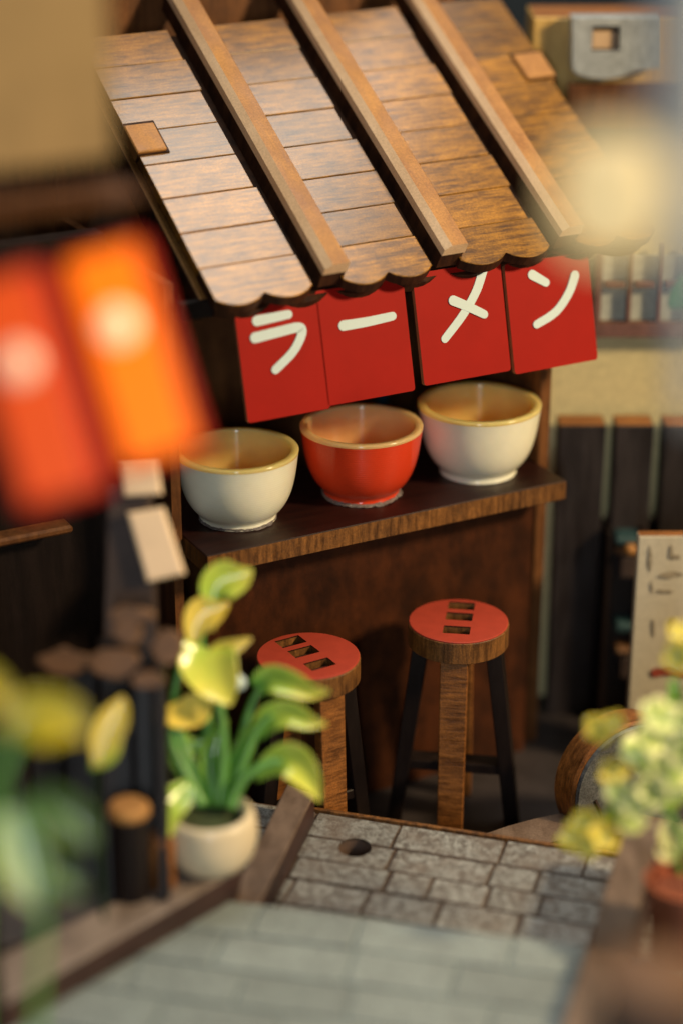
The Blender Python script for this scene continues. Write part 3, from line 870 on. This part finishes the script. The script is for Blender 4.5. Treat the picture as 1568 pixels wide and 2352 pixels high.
# ------------------------------------------------------------------ foreground: hanging lamp, right
LZ = 1.2
lamp = empty("hanging_lamp", at(1402, 446, LZ), 0, "glowing pale yellow lamp on grey post, blurred at the upper right", "lamp")
k = LZ / FPX
bm = BM(); bmesh.ops.create_uvsphere(bm, u_segments=32, v_segments=20, radius=1.0)
for v in bm.verts:
    s = v.co
    f = lambda q: math.copysign(abs(q) ** 0.75, q)
    v.co = Vector((f(s.x) * 130 * k, f(s.y) * 130 * k, f(s.z) * 146 * k))
obj("globe", bm, [M_globe], lamp, smooth=True)
bm = BM(); add_tube(bm, [at(1580, -150, LZ), at(1582, 200, LZ), at(1588, 640, LZ)], [96 * k, 92 * k, 62 * k], 20)
add_tube(bm, [at(1588, 640, LZ), at(1600, 960, LZ)], [40 * k, 34 * k], 16)
obj("post", bm, [M_iron], lamp, world=True, smooth='angle')
bm = BM(); add_tube(bm, [at(1566, 300, LZ), at(1470, 290, LZ), at(1410, 305, LZ), at(1400, 340, LZ)], [14 * k] * 4, 12)
obj("bracket", bm, [M_iron], lamp, world=True, smooth=True)

# ------------------------------------------------------------------ foreground: left house, lanterns, post
LP = at(235, 300, 1.66)
lhouse = empty("left_house", (LP.x, LP.y, FLOOR), YAW, "out of focus house with olive cream wall and dark timber, left edge", "house")
def lpt(u, v, dy=0.0): return on_plane(u, v, LP + IN * dy, IN)
def lbox(bm, u0, u1, v0, v1, dy, th, **kw):
    a = lhouse.matrix_world.inverted() @ lpt((u0), v1, dy); b = lhouse.matrix_world.inverted() @ lpt(u1, v0, dy)
    add_box(bm, a.x, b.x, a.y, a.y + th, a.z, b.z, **kw)
bm = BM(); lbox(bm, -250, 232, -250, 420, 0.0, 0.03)
obj("wall", bm, [M_lcream], lhouse)
bm = BM(); lbox(bm, -250, 335, 440, 535, -0.02, 0.05, bev=0.003)
obj("beam", bm, [M_wall], lhouse)
bm = BM(); lbox(bm, -250, 240, 536, 2300, 0.62, 0.03)
obj("lower_wall", bm, [M_dark], lhouse)
bm = BM(); lbox(bm, -250, 170, 1225, 1290, 0.58, 0.028, bev=0.003)
obj("rail", bm, [M_wall], lhouse)
bm = BM(); lbox(bm, -250, -130, 536, 2700, 0.0, 0.64)
obj("corner_wall", bm, [M_dark], lhouse)

def lantern(name, ctr, right, down, zc, mface, mglint, glint_uv, label):
    C = at(*ctr, zc); k = zc / FPX
    x = (RGT * right[0] - UPV * right[1]); w = x.length * k; x.normalize()
    dn = (RGT * down[0] - UPV * down[1]); h = dn.length * k
    z = -(dn - x * dn.dot(x)).normalized()
    y = z.cross(x)
    M = Matrix((x, y, z)).transposed().to_4x4()
    root = empty(name, None, label=label, cat="lantern", group="orange box lanterns", mat=Matrix.Translation(C) @ M)
    bm = BM(); add_box(bm, -w / 2, w / 2, 0.0, w * 0.8, -h / 2, h / 2, bev=0.006, seg=3)
    obj("casing", bm, [M_lred], root, smooth='angle')
    bm = BM(); add_box(bm, -w * 0.38, w * 0.40, -0.003, -0.0002, -h * 0.47, h * 0.47, bev=0.001)
    obj("lit_panel", bm, [mface], root)
    bm = BM(); top = at(ctr[0] - down[0] * 0.46, ctr[1] - down[1] * 0.46, zc + 0.02)
    add_tube(bm, [top, top + ZZ * 0.012 + Vector((0, 0.05, 0)), lpt(ctr[0] - down[0] * 0.5, 520, -0.01)], 0.003, 8)
    obj("hanger", bm, [M_dark], root, world=True)
    bm = BM(); p = root.matrix_world.inverted() @ at(*glint_uv, zc); bmesh.ops.create_uvsphere(bm, u_segments=16, v_segments=10, radius=0.0150, matrix=Matrix.Translation((p.x, -0.0005, p.z)))
    obj("glint_ball", bm, [mglint], root, smooth=True)  # added glowing ball, painting a specular highlight on the lantern front
lantern("box_lantern", (300, 812), (200, -60), (118, 500), 1.52, M_lora, M_glint, (272, 748), "bright orange lit box lantern hanging left of the stall signs")
lantern("box_lantern", (66, 890), (200, -60), (130, 530), 1.48, M_lora2, M_glint2, (45, 835), "dimmer red orange box lantern at the left edge of the picture")

PZ = 2.14
post = empty("wooden_post", on_z(330, 2010, 0.0), 0, "dark post with two pale wooden blocks, just under the orange lantern", "post")
def camslab(bm, uvs, zc, th, **kw):
    add_quadbox(bm, [at(u, v, zc) for u, v in uvs], th, **kw)
bm = BM(); camslab(bm, [(250, 2010), (368, 2010), (360, 1500), (340, 1110), (245, 1120), (240, 1500)], PZ, 0.05, bev=0.004)
bmesh.ops.recalc_face_normals(bm, faces=bm.faces)
obj("shaft", bm, [M_post, M_post], post, world=True)
for q in ([(285, 1140), (372, 1135), (362, 1062), (275, 1068)], [(338, 1338), (425, 1318), (375, 1165), (292, 1178)]):
    bm = BM(); camslab(bm, q, PZ - 0.012, 0.0115, bev=0.003)
    bmesh.ops.recalc_face_normals(bm, faces=bm.faces)
    obj("pale_block", bm, [M_block, M_block], post, world=True)

# dark scalloped planter
SZc = 2.12
tub = empty("scalloped_planter", on_z(200, 2150, 0.10), 0, "dark wooden planter of uneven boards with tan scalloped top edge at the lower left", "planter")
rt = random.Random(5)
for q, (u0, u1, vt) in enumerate(((-40, 62, 1700), (64, 140, 1560), (142, 222, 1535), (224, 300, 1470), (302, 350, 1480), (350, 378, 1500))):
    bm = BM(); camslab(bm, [(u0 + 14, 2075), (u1 + 12, 2068), (u1, vt + rt.uniform(-12, 12)), (u0, vt)], SZc + rt.uniform(-0.03, 0.03), 0.03, bev=0.003)
    bmesh.ops.recalc_face_normals(bm, faces=bm.faces)
    obj("board", bm, [M_dark, M_dark], tub, world=True)
for (u, v, w, h) in ((145, 1520, 100, 62), (255, 1520, 96, 84), (296, 1455, 60, 60), (300, 1415, 80, 56), (385, 1490, 56, 92), (345, 1560, 60, 40)):
    bm = BM(); camslab(bm, [(u + w * 0.66 * rt.uniform(0.75, 1.1) * math.cos(t), v - h / 2 * rt.uniform(0.6, 1.15) * math.sin(t)) for t in (rad(30 * q) for q in range(12))], SZc - 0.05 - 0.004 * rt.random(), 0.016, bev=0.003)
    bmesh.ops.recalc_face_normals(bm, faces=bm.faces)
    obj("scallop", bm, [M_scal, M_scal], tub, world=True)
def peg(u0, u1, v0, v1, zc, label, mt):
    bm = BM(); c = at((u0 + u1) / 2, v1, zc); r = (u1 - u0) / 2 * zc / FPX; h = (v1 - v0) * zc / FPX
    add_lathe(bm, [(0, 0), (r, 0), (r, h * 0.8), (r * 0.8, h), (0, h)], 28)
    bmesh.ops.translate(bm, vec=c, verts=bm.verts)
    tag(obj("wooden_peg", bm, [mt], world=True, smooth='angle'), label, "peg", None)
c = at(296, 1866, 2.075); rs = 50 * 2.075 / FPX
stake = empty("wooden_stake", (c.x, c.y, 0.139), 0, "low dark stake with orange brown round top between the planter and the pot", "stake")
bm = BM(); add_lathe(bm, [(0, 0), (rs * 0.92, 0), (rs * 0.92, c.z - 0.139), (0, c.z - 0.139)], 28)
obj("shaft", bm, [M_dark], stake, smooth='angle')
bm = BM(); add_lathe(bm, [(0, c.z - 0.1388), (rs, c.z - 0.1388), (rs, c.z - 0.133), (rs * 0.8, c.z - 0.129), (0, c.z - 0.129)], 28)
obj("top", bm, [M_tan], stake, smooth='angle')
peg(342, 408, 1900, 2030, 2.13, "narrow brown wooden peg touching the left side of the cream pot", M_leg)
bm = BM(); P = [on_z(u, v, 0.137) for u, v in ((-150, 2230), (540, 1988), (520, 1946), (400, 1962), (-150, 1992))]
add_prism(bm, [(p.x, p.y) for p in P], FLOOR, 0.137)
bmesh.ops.recalc_face_normals(bm, faces=bm.faces)
tag(obj("garden_bed", bm, [M_floor], world=True), kind='structure')

# ------------------------------------------------------------------ leaves and plants
def leaf_bm(pts, zc, cup=0.35, dz=None, roll=0.0, k=5, nx=6, tip0=0.0, tip1=1.0):
    """pts: (u, v, width) along the midrib; the cross-section is cupped towards the camera"""
    bm = BM()
    lay = bm.verts.layers.float.new('tip')
    s = spline(pts, k); n = len(s)
    rows = []
    P = []
    for i, (u, v, w) in enumerate(s):
        t = i / (n - 1)
        P.append(at(u, v, zc + ((dz[0] * (1 - t) + dz[1] * t) if dz else 0)))
    for i, (u, v, w) in enumerate(s):
        t = i / (n - 1)
        T = (P[min(i + 1, n - 1)] - P[max(i - 1, 0)]).normalized()
        toc = (CAM - P[i]).normalized()
        S = T.cross(toc).normalized()
        Nn = S.cross(T).normalized()
        Rm = Matrix.Rotation(roll, 3, T); S = Rm @ S; Nn = Rm @ Nn
        hw = max(w, 1.5) * zc / FPX / 2
        row = []
        for j in range(nx + 1):
            q = j / nx * 2 - 1
            vv = bm.verts.new(P[i] + S * (q * hw) + Nn * (cup * hw * (q * q)) + ZZ * 0.0)
            vv[lay] = tip0 + (tip1 - tip0) * min(1, t * 0.88 + 0.13 * q * q)
            row.append(vv)
        rows.append(row)
    for a, b in zip(rows, rows[1:]):
        for j in range(nx): bm.faces.new((a[j], a[j + 1], b[j + 1], b[j]))
    return bm
def leaf(parent, pts, zc, mat, name="leaf", **kw):
    bm = leaf_bm(pts, zc, **kw)
    if parent is None:
        o = obj(name, bm, [mat], world=True, smooth=True)
    else:
        o = obj(name, bm, [mat], parent, world=True, smooth=True)
    m = o.modifiers.new("thick", 'SOLIDIFY'); m.thickness = 0.0013; m.offset = 0
    m = o.modifiers.new("round", 'SUBSURF'); m.levels = 1; m.render_levels = 1
    return o
def stem(parent, pts, zc, r0, r1, mat=None):
    bm = BM()
    s = spline(pts, 6); n = len(s)
    add_tube(bm, [at(u, v, zc + d) for u, v, d in s], [(r0 + (r1 - r0) * i / (n - 1)) * zc / FPX for i in range(n)], 9)
    return obj("stem", bm, [mat or M_stem], parent, world=True, smooth=True)

QZ = 2.165
pb = at(487, 1985, QZ)
plant = empty("potted_plant", pb, 0, "green and yellow leaved plant in a round cream pot, left of the stools", "potted plant")
kq = QZ / FPX
Rp = 104 * kq
bm = BM()
prof = [(0, 0), (0.60 * Rp, 0), (0.72 * Rp, 0.06 * Rp), (0.94 * Rp, 0.36 * Rp), (1.03 * Rp, 0.72 * Rp), (1.02 * Rp, 1.05 * Rp), (0.98 * Rp, 1.25 * Rp), (0.92 * Rp, 1.36 * Rp), (0.82 * Rp, 1.38 * Rp), (0.75 * Rp, 1.28 * Rp), (0.74 * Rp, 1.05 * Rp)]
add_lathe(bm, prof[:3] + spline(prof[3:], 3), 48)
po = obj("pot", bm, [M_pot], plant, smooth=True)
bm = BM(); add_lathe(bm, [(0.78 * Rp, 1.10 * Rp), (0.5 * Rp, 1.14 * Rp), (0, 1.16 * Rp)], 32)
obj("soil", bm, [M_soil], plant, smooth=True)
B = (497, 1850)
for pts in ([(*B, 0), (480, 1740, 0), (474, 1600, 0.01), (462, 1470, 0.01), (490, 1370, 0)],
            [(505, 1850, -0.01), (515, 1740, -0.01), (508, 1640, -0.01), (490, 1560, -0.01)],
            [(478, 1850, 0), (430, 1740, 0), (405, 1660, 0), (402, 1590, 0.01), (440, 1440, 0.01)],
            [(520, 1850, 0), (548, 1740, 0.01), (572, 1640, 0.01), (600, 1575, 0.01)],
            [(524, 1852, -0.01), (560, 1750, -0.01), (590, 1680, -0.01), (625, 1640, -0.01)],
            [(528, 1855, -0.02), (560, 1790, -0.02), (610, 1755, -0.02), (650, 1750, -0.02)],
            [(465, 1850, -0.01), (440, 1800, -0.01), (400, 1720, -0.01), (395, 1670, -0.01)]):
    stem(plant, pts, QZ, 15, 8)
for pts, m, kw in (
        ([(500, 1395, 10), (492, 1360, 70), (515, 1335, 96), (552, 1325, 66), (580, 1308, 6)], M_leaf, dict(tip0=0.28, tip1=0.75, cup=0.6)),
        ([(445, 1480, 16), (450, 1440, 60), (470, 1412, 88), (500, 1400, 52), (527, 1385, 6)], M_yleaf, dict(tip0=0.3, tip1=1.0, cup=0.5)),
        ([(478, 1505, 20), (505, 1488, 44), (540, 1480, 40), (578, 1466, 6)], M_yleaf, dict(tip0=0.0, tip1=0.7, cup=0.6, roll=0.5)),
        ([(480, 1488, 110), (478, 1515, 138), (495, 1555, 122), (515, 1590, 84), (530, 1620, 8)], M_leaf, dict(tip0=0.45, tip1=1.0, cup=0.4, dz=(0, -0.03))),
        ([(474, 1605, 40), (450, 1628, 76), (420, 1640, 70), (392, 1640, 54), (363, 1632, 8)], M_yleaf, dict(tip0=0.35, tip1=1.0, cup=0.5, dz=(0, -0.02))),
        ([(590, 1580, 40), (620, 1560, 66), (670, 1572, 62), (715, 1590, 40), (757, 1588, 5)], M_leaf, dict(tip0=0.05, tip1=1.0, cup=0.5, dz=(0.01, -0.02))),
        ([(590, 1690, 30), (620, 1650, 62), (665, 1640, 62), (710, 1658, 40), (750, 1664, 5)], M_leaf, dict(tip0=0.05, tip1=0.9, cup=0.6, dz=(0, -0.02))),
        ([(585, 1785, 26), (628, 1752, 58), (670, 1748, 84), (706, 1785, 66), (735, 1840, 6)], M_leaf, dict(tip0=0.15, tip1=0.9, cup=0.5, dz=(0, -0.03))),
        ([(440, 1800, 26), (412, 1830, 66), (392, 1870, 58), (392, 1925, 6)], M_leaf, dict(tip0=0.15, tip1=0.65, cup=0.4, dz=(-0.02, -0.06))),
        ([(470, 1840, 30), (440, 1780, 54), (400, 1720, 50), (370, 1670, 8)], M_leaf, dict(tip0=0.0, tip1=0.5, cup=0.5)),
        ([(500, 1850, 30), (490, 1760, 60), (500, 1700, 50), (520, 1650, 8)], M_leaf, dict(tip0=0.0, tip1=0.35, cup=0.6)),
        ([(515, 1850, 30), (545, 1760, 46), (575, 1690, 40), (610, 1640, 8)], M_leaf, dict(tip0=0.0, tip1=0.3, cup=0.6)),
        ([(465, 1700, 24), (440, 1720, 44), (420, 1700, 40), (400, 1660, 6)], M_leaf, dict(tip0=0.1, tip1=0.6, cup=0.4))):
    leaf(plant, pts, QZ, m, **kw)
bm = BM(); bmesh.ops.create_uvsphere(bm, u_segments=16, v_segments=10, radius=18 * kq, matrix=Matrix.Translation(at(548, 1568, QZ - 0.01)))
obj("bud", bm, [M_letter], plant, world=True, smooth=True)

# foreground plant, lower left
fg = empty("leafy_plant", on_z(60, 2330, 0.0), 0, "blurred broad leaved plant with one big yellow leaf, lower left corner", "plant")
FZ = 1.62
stem(fg, [(-20, 3030, 0), (-60, 2250, 0), (-40, 2000, 0), (-10, 1800, 0), (40, 1690, 0)], FZ, 26, 18)
stem(fg, [(40, 3030, 0), (90, 2250, 0), (95, 2080, 0), (70, 1900, 0), (60, 1840, 0)], FZ, 12, 9)
leaf(fg, [(10, 1700, 40), (50, 1655, 110), (110, 1650, 130), (160, 1660, 100), (200, 1690, 12)], FZ, M_fyel, tip0=0.1, tip1=1.0, cup=0.3)
leaf(fg, [(70, 1850, 40), (110, 1855, 90), (165, 1890, 96), (215, 1940, 12)], FZ, M_fgreen, tip0=0.2, tip1=0.6, cup=0.4)
leaf(fg, [(20, 1860, 60), (40, 1920, 120), (55, 1990, 116), (75, 2060, 60), (80, 2085, 10)], FZ, M_pale, tip0=0.3, tip1=1.0, cup=0.4)
leaf(fg, [(90, 1990, 30), (130, 2010, 66), (165, 2040, 40), (180, 2060, 8)], FZ, M_fgreen, tip0=0.3, tip1=0.7, cup=0.4)
leaf(fg, [(-60, 1520, 30), (-30, 1560, 60), (5, 1600, 50), (20, 1640, 8)], FZ, M_fyel, tip0=0.2, tip1=0.8)
sl_ = empty("young_shoot", on_z(235, 2060, 0.10), 0, "small shoot with one pale yellow upright leaf before the dark planter", "plant")
stem(sl_, [(240, 2112, 0), (225, 1900, 0), (222, 1780, 0), (235, 1730, 0)], 2.025, 6, 5, M_dstem)
leaf(sl_, [(222, 1760, 16), (235, 1710, 60), (258, 1660, 74), (275, 1625, 46), (282, 1600, 6)], 2.015, M_yleaf, tip0=0.2, tip1=0.9, cup=0.3)
leaf(sl_, [(210, 1768, 6), (230, 1745, 44), (255, 1725, 44), (278, 1700, 8)], 2.02, M_leaf, tip0=0.3, tip1=0.8, cup=0.4)

# flowering stem on the right
HZ = 2.05
fl = empty("flower_spray", on_z(1500, 2000, 0.10), 0, "arching spray of yellow and pale green blossoms at the right edge", "flowers")
stem(fl, [(1630, 2343, 0), (1600, 2010, 0), (1540, 1880, 0), (1480, 1760, 0), (1470, 1680, 0), (1510, 1600, 0)], HZ, 10, 7)
stem(fl, [(1510, 1850, 0), (1450, 1835, 0), (1390, 1880, 0), (1330, 1950, 0)], HZ, 9, 6)
def blossom(c, size, mat, seed):
    r = random.Random(seed)
    bm = BM(); lay = bm.verts.layers.float.new('tip')
    k = size * HZ / FPX
    tw = (CAM - at(c[0], c[1], HZ)).normalized() + Vector((r.uniform(-.5, .5), r.uniform(-.5, .5), r.uniform(-.2, .8)))
    Q = tw.to_track_quat('Z', 'Y').to_matrix().to_4x4()
    ctr = at(c[0], c[1], HZ + r.uniform(-0.03, 0.03))
    for p in range(5):
        a0 = 2 * math.pi * p / 5 + r.uniform(-.2, .2); L = k * r.uniform(0.8, 1.15)
        rows = []
        for i in range(5):
            t = i / 4; w = k * 0.55 * math.sin(math.pi * (0.12 + 0.80 * t)); h = k * (0.10 + 0.38 * t * t)
            row = []
            for j in (-1, 0, 1):
                v = bm.verts.new(Matrix.Translation(ctr) @ Q @ Vector((math.cos(a0) * L * t - math.sin(a0) * w * j, math.sin(a0) * L * t + math.cos(a0) * w * j, h + 0.12 * k * j * j)))
                v[lay] = t * 0.9 + 0.1 * j * j
                row.append(v)
            rows.append(row)
        for a, b in zip(rows, rows[1:]):
            for j in range(2): bm.faces.new((a[j], a[j + 1], b[j + 1], b[j]))
    bmesh.ops.create_icosphere(bm, subdivisions=1, radius=k * 0.22, matrix=Matrix.Translation(ctr) @ Q @ Matrix.Translation((0, 0, k * 0.12)))
    o = obj("blossom", bm, [mat], fl, world=True, smooth=True)
    m = o.modifiers.new("thick", 'SOLIDIFY'); m.thickness = 0.0016
for i, (u, v, s, w) in enumerate(((1480, 1650, 46, 1), (1530, 1665, 46, 1), (1455, 1700, 42, 1), (1505, 1715, 50, 1), (1550, 1730, 46, 1), (1460, 1760, 46, 1), (1510, 1785, 48, 1), (1470, 1820, 42, 1),
                                  (1545, 1800, 40, 1), (1375, 1672, 40, 0), (1408, 1775, 34, 0), (1395, 1830, 36, 1), (1440, 1850, 40, 1), (1345, 1895, 40, 0), (1325, 1930, 42, 0), (1385, 1925, 40, 0), (1350, 1945, 36, 0), (1420, 1900, 36, 1),
                                  (1560, 1510, 40, 0), (1555, 1455, 30, 0), (1420, 1730, 34, 1), (1410, 1665, 30, 0), (1570, 1650, 40, 1))):
    blossom((u + (26 if w else 0), v), s * (1.08 if w else 1.0), M_wpetal if w else M_petal, i)
leaf(fl, [(1545, 1560, 20), (1560, 1700, 80), (1560, 1790, 90), (1540, 1860, 12)], HZ + 0.06, M_leaf, tip0=0.1, tip1=0.5)
leaf(fl, [(1470, 1830, 16), (1430, 1850, 40), (1395, 1880, 34), (1360, 1890, 6)], HZ + 0.05, M_leaf, tip0=0.2, tip1=0.6)
# green leaf at the right edge
gl = leaf(None, [(1600, 620, 20), (1580, 660, 70), (1550, 690, 50), (1530, 705, 6)], 2.2, plain("deep_green_leaf", (0.02, 0.16, 0.09)), name="green_leaf")
tag(gl, "single deep green leaf poking in beside the lattice window", "leaf")

# terracotta pot, white flower and dark block, lower right
TZ = 2.08
tp = at(1560, 2180, TZ)
tpot = empty("terracotta_pot", tp, 0, "blurred terracotta pot with a white flower at the right edge of the pavers", "potted plant")
kt = TZ / FPX
bm = BM(); add_lathe(bm, [(0, 0), (70 * kt, 0), (84 * kt, 150 * kt), (92 * kt, 152 * kt), (92 * kt, 190 * kt), (80 * kt, 190 * kt), (76 * kt, 160 * kt), (0, 160 * kt)], 32)
obj("pot", bm, [M_clay], tpot, smooth='angle')
stem(tpot, [(1560, 2010, 0), (1556, 1970, 0), (1550, 1930, 0)], TZ, 8, 6)
for pts in ([(1552, 1960, 20), (1535, 1930, 46), (1528, 1900, 34), (1530, 1880, 6)], [(1556, 1965, 20), (1565, 1925, 50), (1575, 1895, 8)], [(1550, 1968, 16), (1525, 1965, 36), (1505, 1945, 6)]):
    leaf(tpot, pts, TZ, M_wpetal, name="petal", tip0=0.6, tip1=1.0, cup=0.4)
BZ = 1.4
kb = BZ / FPX
cpst = empty("corner_post", at(1490, 2440, BZ), 0, "dark round wooden post with tan top, very blurred in the lower right corner", "wooden post")
bm = BM(); add_lathe(bm, [(0, -0.33), (118 * kb, -0.33), (124 * kb, 60 * kb), (124 * kb, 215 * kb), (0, 215 * kb)], 40)
obj("shaft", bm, [M_post], cpst, smooth='angle')
bm = BM(); add_lathe(bm, [(0, 216 * kb), (126 * kb, 216 * kb), (130 * kb, 224 * kb), (126 * kb, 240 * kb), (96 * kb, 250 * kb), (0, 252 * kb)], 40)
obj("cap", bm, [M_scal], cpst, smooth='angle')
